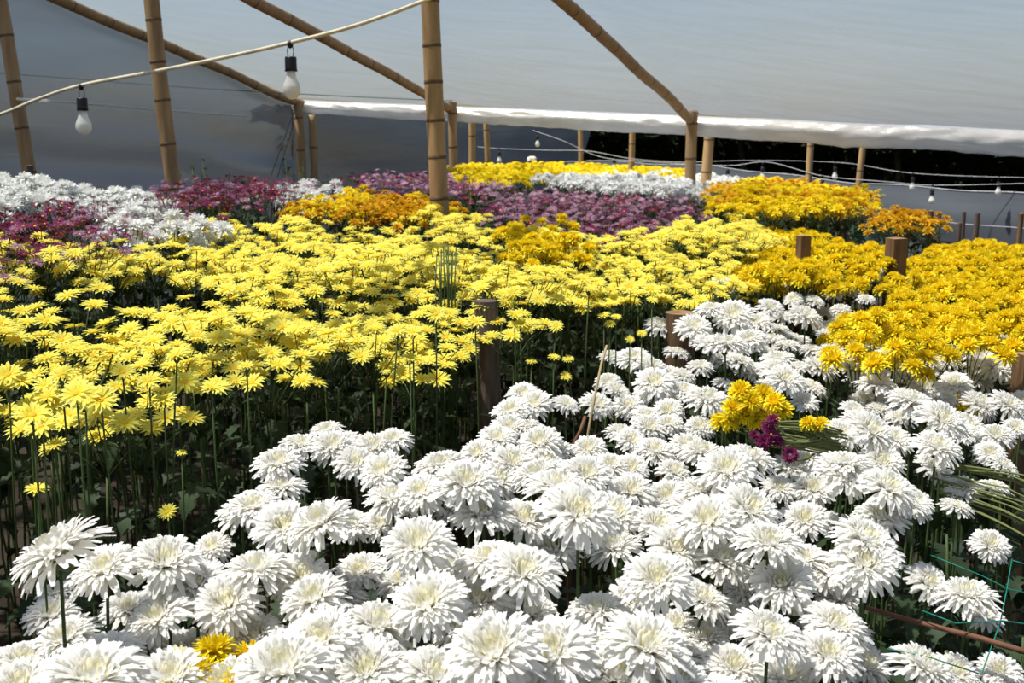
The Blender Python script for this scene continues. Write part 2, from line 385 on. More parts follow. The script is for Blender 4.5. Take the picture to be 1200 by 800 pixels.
# ------------------------------------------------------------------ flower heads
def petal(b, Lp, W, az, el, curl, br, bz, ns=4, nw=2, cup=0.25, mi=0, notch=0, twist=0):
    vs = []; r, z, a = br, bz, el; ca, sa = math.cos(az), math.sin(az); step = Lp / ns
    for i in range(ns + 1):
        s = i / ns
        wd = W * 0.5 * (0.30 + 0.70 * math.sin(min(1, s * 1.25) * PI / 2)) * (math.sqrt(max(0.0, 1 - ((s - 0.55) / 0.45) ** 2)) * 0.85 + 0.15 if s > 0.55 else 1)
        nrm_r, nrm_z = -math.sin(a), math.cos(a)
        for k in range(nw + 1):
            q = (k / nw - 0.5) * 2
            lift = cup * wd * (q * q) + twist * q * wd * s
            rr = r + nrm_r * lift; zz = z + nrm_z * lift
            vs.append((rr * ca - q * wd * sa, rr * sa + q * wd * ca, zz))
        r += math.cos(a) * step; z += math.sin(a) * step; a += curl / ns
    fs = []
    for i in range(ns):
        for k in range(nw):
            o = i * (nw + 1) + k; fs.append((o, o + 1, o + nw + 2, o + nw + 1))
    b.add(vs, fs, mi)
def petal_arc(b, p0, p1, p2, W, az, ns, cup, twist, mi):
    """petal along a bent line in the (radius, height) plane, rounded tip, hollow across"""
    ca, sa = math.cos(az), math.sin(az); vs = []
    for i in range(ns + 1):
        s = i / ns; q = 1 - s
        r = q * q * p0[0] + 2 * q * s * p1[0] + s * s * p2[0]; z = q * q * p0[1] + 2 * q * s * p1[1] + s * s * p2[1]
        dr = 2 * q * (p1[0] - p0[0]) + 2 * s * (p2[0] - p1[0]); dz = 2 * q * (p1[1] - p0[1]) + 2 * s * (p2[1] - p1[1])
        ln = math.hypot(dr, dz) or 1; nr, nzv = -dz / ln, dr / ln
        wd = W * 0.5 * (0.35 + 0.65 * math.sin(min(1, s * 1.2) * PI / 2)) * (math.sqrt(max(0.0, 1 - ((s - 0.6) / 0.4) ** 2)) * 0.55 + 0.45 if s > 0.6 else 1)
        for k in (-1, 0, 1):
            lift = cup * wd * k * k + twist * k * wd * s
            rr = r + nr * lift; vs.append((rr * ca - k * wd * sa, rr * sa + k * wd * ca, z + nzv * lift))
    fs = []
    for i in range(ns):
        for k in range(2):
            o = i * 3 + k; fs.append((o, o + 1, o + 4, o + 3))
    b.add(vs, fs, mi)
def decorative_head(R, n, seed, hgt=0.62, ns=4, wide=0.22, rim=1.75, mi=0, loose=0.12):
    """full double bloom: petal tips spread over a low dome, the rim petals longer and drooping"""
    rd = random.Random(seed); b = MB()
    for i in range(n):
        t = (i + 0.5) / n; az = i * 2.39996 + rd.uniform(-.2, .2)
        phi = math.acos(1 - t ** 1.3 * (1 - math.cos(rim))) + rd.uniform(-.06, .06)
        k = 1 + rd.uniform(-loose, loose) + (rd.uniform(0, 0.16) if t > 0.8 else 0)
        tr, tz = R * math.sin(phi) * k, R * hgt * math.cos(phi) * (1 + rd.uniform(-loose, loose)) + R * 0.02
        tz = min(tz, R * hgt * (0.88 + rd.uniform(-.05, .05)))
        if t > 0.82: tr = max(tr, R * rd.uniform(.86, 1.1)); tz -= R * rd.uniform(0, 0.28)
        base = (R * 0.06 * t, -R * 0.12)
        ctrl = (tr * (0.62 - 0.1 * t) + R * 0.10 * (1 - t), base[1] + (tz - base[1]) * 0.55 + R * (0.10 + 0.26 * t))
        if t < 0.22: ctrl = (tr * 1.0 + R * 0.10, (tz + base[1]) * 0.5 + R * .14)
        petal_arc(b, base, ctrl, (tr, tz), R * wide * (0.6 + 0.4 * t) * rd.uniform(0.88, 1.15), az, ns, 0.5 - 0.25 * t, rd.uniform(-.3, .3), mi)
    return b
def daisy_head(R, n, seed, ns=3, mi=0, rows=2, droop=0.15):
    rd = random.Random(seed); b = MB()
    for row in range(rows):
        for i in range(n):
            az = 2 * PI * (i + 0.5 * row) / n + rd.uniform(-.1, .1)
            Lp = R * (0.86 - 0.10 * row) * rd.uniform(0.9, 1.07)
            petal(b, Lp, R * 0.235 * rd.uniform(.85, 1.1), az, 0.16 + 0.2 * row + rd.uniform(-.1, .14), -0.35 - droop * rd.random(), R * 0.14, 0.001 + 0.002 * row, ns, 2 if ns > 2 else 1, 0.3, mi)
    return b
def disc(R, mi=0):
    b = MB(); b.lathe([(R, -0.001), (R * 0.92, R * 0.35), (R * 0.6, R * 0.6), (R * 0.25, R * 0.62), (0.0001, R * 0.55)], 9, mi); return b
def calyx(R):
    b = MB(); b.lathe([(0.0022, -R * 0.42), (R * 0.16, -R * 0.30), (R * 0.26, -R * 0.12), (R * 0.24, -R * 0.02), (0.001, -0.001)], 8); return b

RW = 0.053
WHITE = [decorative_head(RW, 205 + 10 * (k % 4), 100 + k, 0.48 + 0.06 * (k % 3), 5, 0.19, 1.65 + 0.08 * (k % 3)) for k in range(10)]
WHITE_ME = [m.mesh('white_bloom', 'white_petal') for m in WHITE]
WHITE_BUD = decorative_head(RW * 0.8, 90, 222, 0.7, 4, 0.26, 1.5).mesh('white_bloom', 'white_petal')
RY = 0.033
DAISY = [daisy_head(RY, 13 + k % 3, 300 + k) for k in range(7)]
DAISY_ME = [m.mesh('daisy_bloom', 'lemon_petal') for m in DAISY]
DISC = disc(RY * 0.22); DISC_ME = DISC.mesh('daisy_eye', 'disc_gold')
DAISY_FULL = []
for m in DAISY:
    b = MB(); b.addT(m, Matrix.Identity(4)); b.addT(DISC, Matrix.Translation((0, 0, 0.001)), 1); DAISY_FULL.append(b.mesh('daisy_bloom', ['lemon_petal', 'disc_gold']))
RG = 0.033
GOLD = [decorative_head(RG, 95, 400 + k, 0.80, 3, 0.25, 1.9, 0, 0.07) for k in range(6)]
GOLD_ME = [m.mesh('gold_bloom', 'gold_petal') for m in GOLD]
CALYX_W = calyx(RW); CALYX_Y = calyx(RY)

# small-flower clusters for the far beds: many heads on one spray, joined
def cluster(seed, n, spread, R, kind, dome=0.06):
    rd = random.Random(seed); b = MB()
    for i in range(n):
        rr = spread * math.sqrt((i + 0.5) / n); th = i * 2.39996 + rd.uniform(-.4, .4)
        z = dome * (1 - (rr / spread) ** 2) - rd.uniform(0, 0.05)
        M = Matrix.Translation((rr * math.cos(th), rr * math.sin(th), z)) @ Euler((rd.uniform(-.35, .35) + 0.5 * rr / spread * math.sin(-th), rd.uniform(-.35, .35) + 0.5 * rr / spread * math.cos(th), rd.uniform(0, 6))).to_matrix().to_4x4() @ Matrix.Scale(rd.uniform(.85, 1.15), 4)
        if kind == 'ball': h = decorative_head(R, 40, seed * 91 + i, 0.8, 2, 0.40, 2.0)
        elif kind == 'deco': h = decorative_head(R, 30, seed * 91 + i, 0.65, 2, 0.40, 1.75)
        else:
            h = daisy_head(R, 11, seed * 91 + i, 2, 0, 2); h.addT(disc(R * 0.24), Matrix.Identity(4), 1)
        b.addT(h, M)
    return b

# ------------------------------------------------------------------ stems, leaves
def unit_stem(seed, r0=0.0035, r1=0.0026, wob=0.03, seg=5):
    rd = random.Random(seed); a, c = rd.uniform(-wob, wob), rd.uniform(-wob, wob); pts = []
    for i in range(8):
        t = i / 7; k = math.sin(PI * t); pts.append((a * k + 0.4 * c * math.sin(2 * PI * t), c * k + 0.4 * a * math.sin(2 * PI * t), t - 1))
    b = MB(); b.tube(pts, [r0 + (r1 - r0) * i / 7 for i in range(8)], seg); return b
STEMS = [unit_stem(k) for k in range(6)]; STEM_ME = [s.mesh('stem', 'stem_green') for s in STEMS]
def leaf_geo(seed, Lf=0.075):
    rd = random.Random(seed); b = MB()
    outline = [(0, .0), (.05, .0), (.18, .10), (.26, .25), (.36, .13), (.47, .30), (.58, .15), (.70, .24), (.80, .11), (1.0, .0)]
    def P(t, w): 
        ang = -1.25 * t ** 1.3; x = Lf * t * (1 - 0.18 * t * t); z = -Lf * 0.62 * t ** 2.0 + abs(w) * Lf * 0.22
        return (x, w * Lf, z)
    v = [P(t, 0) for t, _ in outline]; n = len(v)
    v += [P(t, wd * rd.uniform(.9, 1.1)) for t, wd in outline]; v += [P(t, -wd * rd.uniform(.9, 1.1)) for t, wd in outline]
    f = []
    for i in range(n - 1): f += [(i, i + 1, n + i + 1, n + i), (i + 1, i, 2 * n + i, 2 * n + i + 1)]
    b.add(v, f); return b
LEAVES = [leaf_geo(500 + k, 0.07 + 0.008 * k) for k in range(4)]; LEAF_ME = [l.mesh('leaf', 'leaf_green') for l in LEAVES]
def foliage_geo(seed, n, rad, z0, z1):
    rd = random.Random(seed); b = MB()
    for i in range(n):
        z = rd.uniform(z0, z1); th = rd.uniform(0, 2 * PI)
        M = Matrix.Translation((rd.uniform(0, rad) * math.cos(th), rd.uniform(0, rad) * math.sin(th), z)) @ Euler((rd.uniform(-.4, .4), rd.uniform(-.5, .5), th)).to_matrix().to_4x4() @ Matrix.Scale(rd.uniform(.7, 1.15), 4)
        b.addT(rd.choice(LEAVES), M)
    return b
FOL = [foliage_geo(600 + k, 16, 0.05, -0.75, -0.16) for k in range(4)]; FOL_ME = [f.mesh('foliage', 'leaf_green') for f in FOL]

def rot_tilt(tx, ty, rz): return (Matrix.Rotation(tx, 3, 'X') @ Matrix.Rotation(ty, 3, 'Y') @ Matrix.Rotation(rz, 3, 'Z')).to_euler()
def leaves_on(root, h, n, z0, z1, r=0.004):
    for i in range(n):
        z = h * (z0 + (z1 - z0) * (i + random.random()) / n); th = i * 2.4 + random.uniform(-.5, .5)
        link('leaf', random.choice(LEAF_ME), root, (r * math.cos(th), r * math.sin(th), z), (random.uniform(-.3, .3), random.uniform(-.5, .4), th), random.uniform(.75, 1.2))

# ------------------------------------------------------------------ beds
def white_top(x, y): return 1.10 - 0.06 * max(x, 0) - 0.30 * max(0, 1.9 - y)
def yellow_top(x, y): return 1.04 + 0.045 * min(y, 5) - 0.05 * x
def gold_top(x, y): return 1.20 - 0.06 * x
def far_top(x, y): return 1.265 - 0.05 * x
def hit(u, v, fn):
    """distance at which the line of sight meets a bed's flower tops"""
    lo, hi = 0.6, 40
    r = ray(u, v)
    for _ in range(50):
        m = (lo + hi) / 2; p = CAM + r * m
        if p.z > fn(p.x, p.y): lo = m
        else: hi = m
    return lo
def inside(poly, u, v):
    c = False; j = len(poly) - 1
    for i in range(len(poly)):
        (xi, yi), (xj, yj) = poly[i], poly[j]
        if (yi > v) != (yj > v) and u < (xj - xi) * (v - yi) / (yj - yi) + xi: c = not c
        j = i
    return c
def scatter(poly, fn, step, x0, x1, y0, y1, jit=0.35):
    pts = []; j = 0; y = y0
    while y < y1:
        x = x0 + (step / 2 if j % 2 else 0)
        while x < x1:
            px = x + random.uniform(-jit, jit) * step; py = y + random.uniform(-jit, jit) * step
            q = proj((px, py, fn(px, py)))
            if q and inside(poly, q[0], q[1]): pts.append((px, py, q[2], q))
            x += step
        y += step * 0.866; j += 1
    return pts

# ---- white chrysanthemums of the near bed: (u, v, width) as read from the photograph
WL = """70 644 105,125 664 80,195 656 78,230 681 72,302 666 75,267 704 75,187 721 75,173 751 60,78 746 75,217 761 60,368 699 75,378 611 76,333 614 70,330 571 55,
297 592 60,283 601 55,327 541 55,110 790 120,27 774 75,200 792 90,333 781 110,377 747 90,127 764 80,353 674 70,67 694 45,150 711 60,200 690 60,410 614 50,450 551 55,417 541 50,460 584 60,
447 611 45,497 581 55,517 544 60,547 564 75,583 561 50,630 554 60,687 554 60,677 597 85,653 571 70,740 574 55,490 636 82,567 601 70,613 607 65,613 667 85,573 654 75,503 704 85,443 731 80,
423 667 60,560 701 70,430 781 90,580 761 110,647 761 100,770 677 80,757 754 100,707 761 70,700 714 70,677 747 70,783 581 50,770 614 60,720 641 60,720 601 60,530 594 50,793 731 50,480 781 40,
810 594 60,852 549 65,830 607 70,877 594 70,823 574 60,927 547 45,913 571 40,987 554 60,953 571 50,1040 571 65,1033 604 60,1013 631 75,1013 657 75,967 667 60,900 634 75,847 657 65,823 701 65,
917 681 70,900 741 85,970 764 75,933 721 55,997 741 45,1013 777 60,1080 781 75,1120 787 55,1087 681 55,1133 697 65,1153 721 40,1160 637 45,1127 571 28,1163 571 38,1120 594 30,1170 784 50,
943 607 55,980 611 45,1073 587 40,1095 545 40,823 747 60,837 767 55,803 767 40,983 701 50,847 333 30,877 333 28,833 362 35,860 368 45,903 360 30,943 370 40,887 377 35,850 403 50,813 383 40,
877 397 40,900 413 30,867 423 38,880 433 35,970 393 25,950 410 25,960 430 40,995 430 40,1000 403 40,1047 417 45,1087 427 38,1110 412 30,1177 403 38,1167 430 40,1147 420 40,1147 443 35,920 443 45,
910 433 40,950 453 35,943 470 30,900 450 30,830 467 50,807 460 35,1030 480 25,1067 470 50,1083 453 40,1027 450 45,1107 467 20,1147 473 40,1180 473 45,1103 490 55,1097 523 55,1120 500 35,1020 503 55,
1047 513 45,987 507 45,987 543 60,947 537 45,1033 540 50,1167 510 40,1160 530 30,1127 507 35,880 537 60,823 530 50,820 500 25,773 382 35,793 385 25,743 419 40,717 417 28,
763 430 40,793 413 30,713 447 30,767 447 45,723 457 25,760 462 38,700 473 38,663 473 32,737 475 35,757 487 32,783 480 35,727 507 26,760 500 40,740 515 38,783 497 35,767 527 45,613 460 35,600 480 45,
627 473 40,583 513 45,597 500 40,617 500 35,633 517 50,560 530 40,653 527 35,460 515 45,437 523 45,405 517 35,353 520 45,383 504 38,390 522 50,690 525 40,715 545 45,640 540 50,740 547 40,790 552 40,
600 540 50,805 522 40,1005 308 22,990 325 20,1020 322 20,1003 340 22,975 345 22,955 352 22,930 350 22,1015 350 20,985 362 22,920 337 20,960 335 22,1040 318 16,910 385 30,930 395 25,940 430 30,
1010 445 35,1060 440 35,1120 445 30,1190 450 30,1190 500 30,1175 545 25,1055 490 35,1000 480 30,820 430 30,800 440 28,850 450 30,780 460 30,840 485 28,300 745 70,60 720 60,400 700 60,470 680 60,
540 735 70,620 715 65,740 700 60,850 720 50,940 655 60,870 690 55,790 640 65,650 640 60,530 660 60,860 780 70,720 790 90,510 790 90,640 795 90,920 790 70,250 640 40,25 800 80,270 800 90,790 795 90"""
WLAB = 'large white double chrysanthemum with a cream eye in the front white bed'
WGRP = 'white chrysanthemums of the front bed'
wpts = []
WMARK = [((797, 380, 3.3), 0.42, 'beside the hollow bamboo stub'), ((890, 490, 2.24), 0.24, 'around the cut yellow and magenta bundle'), ((1110, 745, 1.75), 0.26, 'near the red brown cane and teal strands'),
         ((1150, 570, 2.18), 0.30, 'by the long cut stems at the bed edge'), ((1195, 440, 3.0), 0.36, 'by the brown square stump'), ((1010, 330, 4.0), 0.65, 'next to the golden sprays'), ((273, 748, 1.45), 0.2, 'over half hidden golden blooms'),
         ((600, 490, 2.2), 0.26, 'on the raised clump facing the dark stake'), ((395, 520, 2.1), 0.3, 'on the clump along the dark path'), ((310, 590, 1.8), 0.22, 'on the shoulder above the dark path'), ((720, 460, 2.4), 0.3, 'near the dry stalk between the beds'), ((100, 660, 1.5), 0.3, 'at the bed corner by the dark path')]
def white_label(p, scale, tilt):
    size = 'very large' if scale > 1.08 else 'large' if scale > 0.9 else 'medium' if scale > 0.74 else 'small'
    pose = 'tilted forward' if tilt[0] > 0.42 else 'leaning sideways' if abs(tilt[1]) > 0.26 else 'facing straight up' if tilt[0] < 0.2 else 'slightly nodding'
    best = None
    for (m, rad, txt) in WMARK:
        k = (Vector((p.x, p.y)) - at(*m).xy).length / rad
        if k < 1 and (best is None or k < best[0]): best = (k, txt)
    return size + ' white double chrysanthemum ' + pose + ' ' + (best[1] if best else 'in the open middle of the white bed')
def white_plant(p, scale, tilt, nl=4, face=None, label=WLAB, group=WGRP):
    g = ground(p.x, p.y); h = p.z - g
    root = empty('white_chrysanthemum', (p.x, p.y, g - 0.01), white_label(p, scale, tilt) if label is WLAB else label, 'flower', group)
    tx, ty = tilt
    rot = rot_tilt(tx, ty, random.uniform(0, 6.28))
    me = WHITE_BUD if scale < 0.62 else random.choice(WHITE_ME)
    link('flower_head', me, root, (0, 0, h + 0.01), rot, scale)
    link('calyx', CALYXW_ME, root, (0, 0, h + 0.01), rot, scale)
    link('stem', random.choice(STEM_ME), root, (0, 0, h - 0.006), (0, 0, random.uniform(0, 6)), (1, 1, h))
    leaves_on(root, h, nl, 0.45, 0.9)
    return root
CALYXW_ME = CALYX_W.mesh('calyx', 'stem_green'); CALYXY_ME = CALYX_Y.mesh('calyx', 'stem_green')
for ent in WL.replace('\n', '').split(','):
    u, v, wd = map(float, ent.split())
    dc = hit(u, v, white_top if v > 366 else (lambda x, y: white_top(x, y) + 0.08)); dw = 2 * RW * FPX / wd
    d = dc * min(1.18, max(0.9, (dw / dc) ** 0.4))
    p = at(u, v + 0.06 * wd, d); sc = min(1.3, max(0.62, 1.06 * wd * d / (FPX * 2 * RW)))
    face = 0.30 + random.uniform(-.28, .28)
    tilt = (face, random.uniform(-.3, .3) + (u - 600) / 600 * 0.15)
    if u < 90 and v < 660: tilt = (0.1, -0.55)
    white_plant(p, sc, tilt); wpts.append((p.x, p.y, p.z, sc))
# more of the same bed, lower down between the tall ones
wpoly = [(-60, 820), (0, 770), (60, 690), (210, 690), (290, 620), (350, 570), (440, 560), (540, 550), (590, 500), (640, 500), (700, 480), (760, 430), (830, 380), (920, 360), (1010, 330), (1000, 400), (1210, 425), (1210, 520), (1110, 540), (1120, 600), (1100, 660), (1150, 740), (1260, 820)]
extra = 0
cand = scatter(wpoly, lambda x, y: white_top(x, y) - 0.06, 0.098, -1.6, 2.2, 0.85, 4.6)
random.shuffle(cand)
for (x, y, d, q) in cand:
    z = white_top(x, y) - random.uniform(0.05, 0.13)
    if any((x - a) ** 2 + (y - b_) ** 2 < (0.055) ** 2 for a, b_, c, s_ in wpts): continue
    if len(wpts) >= 300: break
    if 825 < q[0] < 1000 and 440 < q[1] < 560 or q[0] > 1090 and 530 < q[1] < 620 or 235 < q[0] < 315 and q[1] > 715: continue
    white_plant(Vector((x, y, z)), random.uniform(.7, .95), (0.2 + random.uniform(-.3, .3), random.uniform(-.3, .3)), 3); wpts.append((x, y, z, 1)); extra += 1
print('white', len(wpts), 'extra', extra)

# leafy plants without blooms along the outer edge of the bed
for (u, v, d) in [(1075, 640, 2.05), (1110, 620, 2.1), (1150, 610, 2.15), (1190, 600, 2.2), (1225, 610, 2.2), (1065, 700, 1.9), (1105, 690, 1.95), (1145, 670, 2.0), (1190, 660, 2.05), (1230, 670, 2.05), (1060, 750, 1.75), (1110, 755, 1.78), (1200, 740, 1.85), (1240, 740, 1.85), (1190, 800, 1.65), (1050, 680, 2.0), (1240, 800, 1.65), (1215, 560, 2.4)]:
    p = at(u, v, d); g = ground(p.x, p.y); h = max(0.35, p.z - g)
    root = empty('leafy_chrysanthemum', (p.x, p.y, g - 0.01), 'leafy green chrysanthemum stem without bloom by the teal strands', 'plant', 'leafy stems without blooms')
    link('stem', random.choice(STEM_ME), root, (0, 0, h), (0, 0, random.uniform(0, 6)), (1, 1, h)); leaves_on(root, h, 16, 0.25, 1.0)
# ---- pale yellow daisies
def spray_layout(seed, n, spread, dome, tiltk=0.35, deep=0.035):
    rd = random.Random(seed); out = []
    for i in range(n):
        rr = spread * math.sqrt((i + 0.35) / n); th = i * 2.39996 + rd.uniform(-.35, .35)
        z = -dome * (rr / spread) ** 2 + rd.uniform(-deep, 0.012)
        tx = -tiltk * rr / spread * math.sin(th) * -1; ty = tiltk * rr / spread * math.cos(th)
        out.append((rr * math.cos(th), rr * math.sin(th), z, -tiltk * rr / spread * math.sin(th), ty, rd.uniform(.85, 1.12)))
    return out
def branches(lay, fork, r=0.0013):
    b = MB()
    for (x, y, z, _, _, _) in lay:
        b.tube([(0, 0, -fork), (x * 0.55, y * 0.55, -fork * 0.5 + z * 0.3), (x * 0.95, y * 0.95, z * 0.9 - 0.02), (x, y, z - 0.002)], [r * 1.5, r * 1.2, r, r * 1.6], 4)
    return b
YSP = [spray_layout(700 + k, 9 + k % 3, 0.115 + 0.008 * (k % 3), 0.05, 0.35, 0.085) for k in range(8)]
YBR = [branches(l, 0.17).mesh('branch', 'stem_green') for l in YSP]
YLAB = 'pale yellow daisy chrysanthemum spray in the lemon daisy bed'
YGRP = 'pale yellow daisy sprays'
YMARK = [((569, 360, 3.12), 0.5, 'above the dark weathered stake'), ((512, 235, 5.3), 0.9, 'at the foot of the thick tall post'), ((525, 310, 3.3), 0.35, 'around the bare green stems'), ((635, 275, 4.6), 0.7, 'around the golden sprays'),
         ((720, 262, 5.6), 1.2, 'next to the mauve bed'), ((870, 290, 4.6), 0.8, 'next to the golden sprays and small stump'), ((60, 280, 3.9), 0.8, 'next to the mauve sprays by the gable sheet'), ((260, 245, 5.2), 0.9, 'near the magenta sprays and leaning post')]
def yellow_label(x, y, z, front):
    best = None
    for (m, rad, txt) in YMARK:
        k = (Vector((x, y)) - at(*m).xy).length / rad
        if k < 1 and (best is None or k < best[0]): best = (k, txt)
    rel = ymound(x, y); lvl = 'tall' if rel > 0.03 else 'low' if rel < -0.03 else 'level'
    return lvl + ' pale yellow daisy spray ' + (best[1] if best else 'hanging over the dark path' if front else 'inside the lemon bed')
def ymound(x, y): return 0.12 * nz(x * 1.6 + 3, y * 1.6) + 0.045 * nz(x * 5, y * 5, 3)
def daisy_spray(x, y, z, near, leaves, k=None):
    g = ground(x, y); h = z - g; k = random.randrange(len(YSP)) if k is None else k
    root = empty('yellow_daisy_spray', (x, y, g - 0.01), yellow_label(x, y, z, leaves > 0), 'flower', YGRP, 0)
    rz = random.uniform(0, 6.28); c, s = math.cos(rz), math.sin(rz)
    link('stem', random.choice(STEM_ME), root, (0, 0, h - 0.16), (0, 0, rz), (1, 1, h - 0.16))
    link('branch', YBR[k], root, (0, 0, h), (0, 0, rz))
    for (a, b_, zz, tx, ty, sc) in YSP[k]:
        X, Y = a * c - b_ * s, a * s + b_ * c
        rr = math.hypot(X, Y)
        rot = rot_tilt(-2.2 * Y + 0.18 + random.uniform(-.15, .15), 2.2 * X + random.uniform(-.15, .15), random.uniform(0, 6.28))
        kk = random.randrange(len(DAISY_ME))
        if near:
            hd_ = link('flower_head', DAISY_ME[kk], root, (X, Y, h + zz), rot, sc)
            link('flower_eye', DISC_ME, hd_, (0, 0, 0.001))
        else:
            link('flower_head', DAISY_FULL[kk], root, (X, Y, h + zz), rot, sc)
    if leaves: leaves_on(root, h, leaves, 0.15, 0.78)
    else: tag(link('foliage', random.choice(FOL_ME), root, (0, 0, h - 0.05), (0, 0, rz)), kind='stuff')
    return root
ypoly = [(-220, 470), (0, 445), (60, 430), (130, 440), (200, 415), (290, 395), (400, 385), (470, 375), (560, 355), (625, 350), (700, 330), (745, 322), (830, 322), (868, 300), (900, 262), (860, 250), (800, 262), (640, 262), (600, 292), (560, 250), (500, 246), (440, 262), (380, 256), (300, 252), (245, 252), (180, 256), (90, 278), (0, 285), (-220, 310)]
yp = scatter(ypoly, yellow_top, 0.156, -4.5, 3.2, 1.4, 9)
def ymound(x, y): return 0.12 * nz(x * 1.6 + 3, y * 1.6) + 0.045 * nz(x * 5, y * 5, 3)
yp = [p for p in yp if nz(p[0] * 1.4 + 8, p[1] * 1.4, 2) > -0.42]
yp.sort(key=lambda p: p[2])
print('yellow sprays', len(yp))
for i, (x, y, d, q) in enumerate(yp[:290]):
    z = yellow_top(x, y) + ymound(x, y)
    qf = proj((x, y - 0.30, yellow_top(x, y - 0.30)))
    front = not inside(ypoly, qf[0], qf[1])
    daisy_spray(x, y, z, d < 3.2, 8 if front else 0)
rest = MB()
for (x, y, d, q) in yp[290:]:
    z = yellow_top(x, y) + ymound(x, y)
    k = random.randrange(len(YSP)); T = Matrix.Translation((x, y, z)) @ Matrix.Rotation(random.uniform(0, 6.28), 4, 'Z')
    for (a, b_, zz, tx, ty, sc) in YSP[k]:
        M = T @ Matrix.Translation((a, b_, zz)) @ Euler((random.uniform(-.3, .3), random.uniform(-.3, .3), random.uniform(0, 6))).to_matrix().to_4x4() @ Matrix.Scale(sc, 4)
        kk = random.randrange(len(DAISY)); rest.addT(DAISY[kk], M, 0); rest.addT(DISC, M, 1)
    g = ground(x, y); rest.tube([(x, y, g), (x, y, z - 0.1)], 0.003, 4, 2); rest.addT(random.choice(FOL), T, 3)
if rest.v: tag(rest.build('yellow_daisy_bank', ['lemon_far', 'disc_gold', 'stem_green', 'leaf_green'] if 'lemon_far' in MATS else ['lemon_petal', 'disc_gold', 'stem_green', 'leaf_green']), 'far rows of pale yellow daisies at the back of the lemon bed', 'flowers', None, 'stuff')

# single low daisies at the front of the bed
for (u, v, wd) in [(64, 522, 24), (43, 574, 30), (197, 600, 26), (213, 531, 15), (289, 429, 21), (248, 455, 29), (480, 420, 19), (453, 436, 12), (557, 378, 30), (511, 369, 28), (466, 388, 27), (484, 390, 28),
                   (649, 419, 17), (663, 441, 16), (623, 424, 15), (666, 421, 16), (38, 488, 50), (50, 500, 48), (35, 478, 40), (90, 462, 46), (118, 470, 44), (100, 466, 44), (192, 470, 36), (175, 447, 34), (144, 437, 32), (207, 417, 30), (56, 466, 40), (62, 474, 38),
                   (708, 370, 18), (715, 380, 16), (722, 372, 16), (738, 398, 13), (752, 391, 14), (652, 383, 20), (610, 380, 26), (603, 370, 24), (618, 384, 22), (764, 352, 16), (690, 340, 18), (10, 440, 40), (25, 448, 40), (72, 440, 36)]:
    d = min(2.1 if u < 320 else 2.5 if u < 540 else 2.85, 2 * RY * FPX / wd)
    p = at(u, v, d); g = ground(p.x, p.y); h = p.z - g
    root = empty('yellow_daisy', (p.x, p.y, g - 0.01), 'single low yellow daisy on a thin stem at the front of the lemon bed', 'flower', 'low single yellow daisies')
    hd_ = link('flower_head', random.choice(DAISY_ME), root, (0, 0, h + 0.01), rot_tilt(random.uniform(.2, .7), random.uniform(-.3, .3), random.uniform(0, 6)), wd * d / (FPX * 2 * RY))
    link('flower_eye', DISC_ME, hd_, (0, 0, 0.001)); link('calyx', CALYXY_ME, root, (0, 0, h + 0.01))
    link('stem', random.choice(STEM_ME), root, (0, 0, h), (0, 0, random.uniform(0, 6)), (0.7, 0.7, h)); leaves_on(root, h, 4, 0.2, 0.85)

# ---- golden double chrysanthemums on the right
GSP = [spray_layout(800 + k, 8 + k % 3, 0.095 + 0.006 * (k % 3), 0.06, 0.6) for k in range(6)]
GBR = [branches(l, 0.18).mesh('branch', 'stem_green') for l in GSP]
def gold_spray(x, y, z, label, group, scale=1.0, me=None, name='gold_chrysanthemum_spray'):
    g = ground(x, y); h = z - g; k = random.randrange(len(GSP)); rz = random.uniform(0, 6.28); c, s = math.cos(rz), math.sin(rz)
    root = empty(name, (x, y, g - 0.01), label, 'flower', group)
    link('stem', random.choice(STEM_ME), root, (0, 0, h - 0.17), (0, 0, rz), (1, 1, h - 0.17)); link('branch', GBR[k], root, (0, 0, h), (0, 0, rz))
    for (a, b_, zz, tx, ty, sc) in GSP[k]:
        X, Y = a * c - b_ * s, a * s + b_ * c
        link('flower_head', random.choice(me or GOLD_ME), root, (X, Y, h + zz), rot_tilt(-4 * Y + random.uniform(-.2, .2), 4 * X + random.uniform(-.2, .2), random.uniform(0, 6)), sc * scale)
    tag(link('foliage', random.choice(FOL_ME), root, (0, 0, h - 0.05), (0, 0, rz)), kind='stuff'); return root
GMARK = [((1051, 290, 4.6), 0.55, 'around the pale square stump'), ((1195, 440, 3.0), 0.7, 'behind the brown square stump'), ((1120, 275, 6.4), 1.5, 'before the row of thin stakes'), ((1040, 375, 3.5), 0.5, 'bordering the front white bed'), ((1130, 390, 3.4), 0.5, 'hanging over the white bed edge'), ((1160, 320, 4.3), 0.55, 'in the heart of the gold bed')]
def gold_label(x, y):
    best = None
    for (m, rad, txt) in GMARK:
        k = (Vector((x, y)) - at(*m).xy).length / rad
        if k < 1 and (best is None or k < best[0]): best = (k, txt)
    rel = nz(x * 1.9, y * 1.9, 7)
    return ('raised' if rel > 0.15 else 'sunken' if rel < -0.15 else 'level') + ' golden double chrysanthemum spray ' + (best[1] if best else 'elsewhere in the gold bed past the white bed')
gpoly = [(1000, 372), (1045, 350), (1056, 320), (1064, 298), (1100, 285), (1150, 280), (1200, 292), (1290, 300), (1290, 385), (1200, 380), (1150, 378), (1100, 378), (1075, 390), (1010, 388)]
gp = scatter(gpoly, gold_top, 0.172, 0.5, 6, 2.4, 9)
for (x, y, d, q) in gp:
    gold_spray(x, y, gold_top(x, y) + 0.11 * nz(x * 1.9, y * 1.9, 7), gold_label(x, y), 'golden sprays on the right')
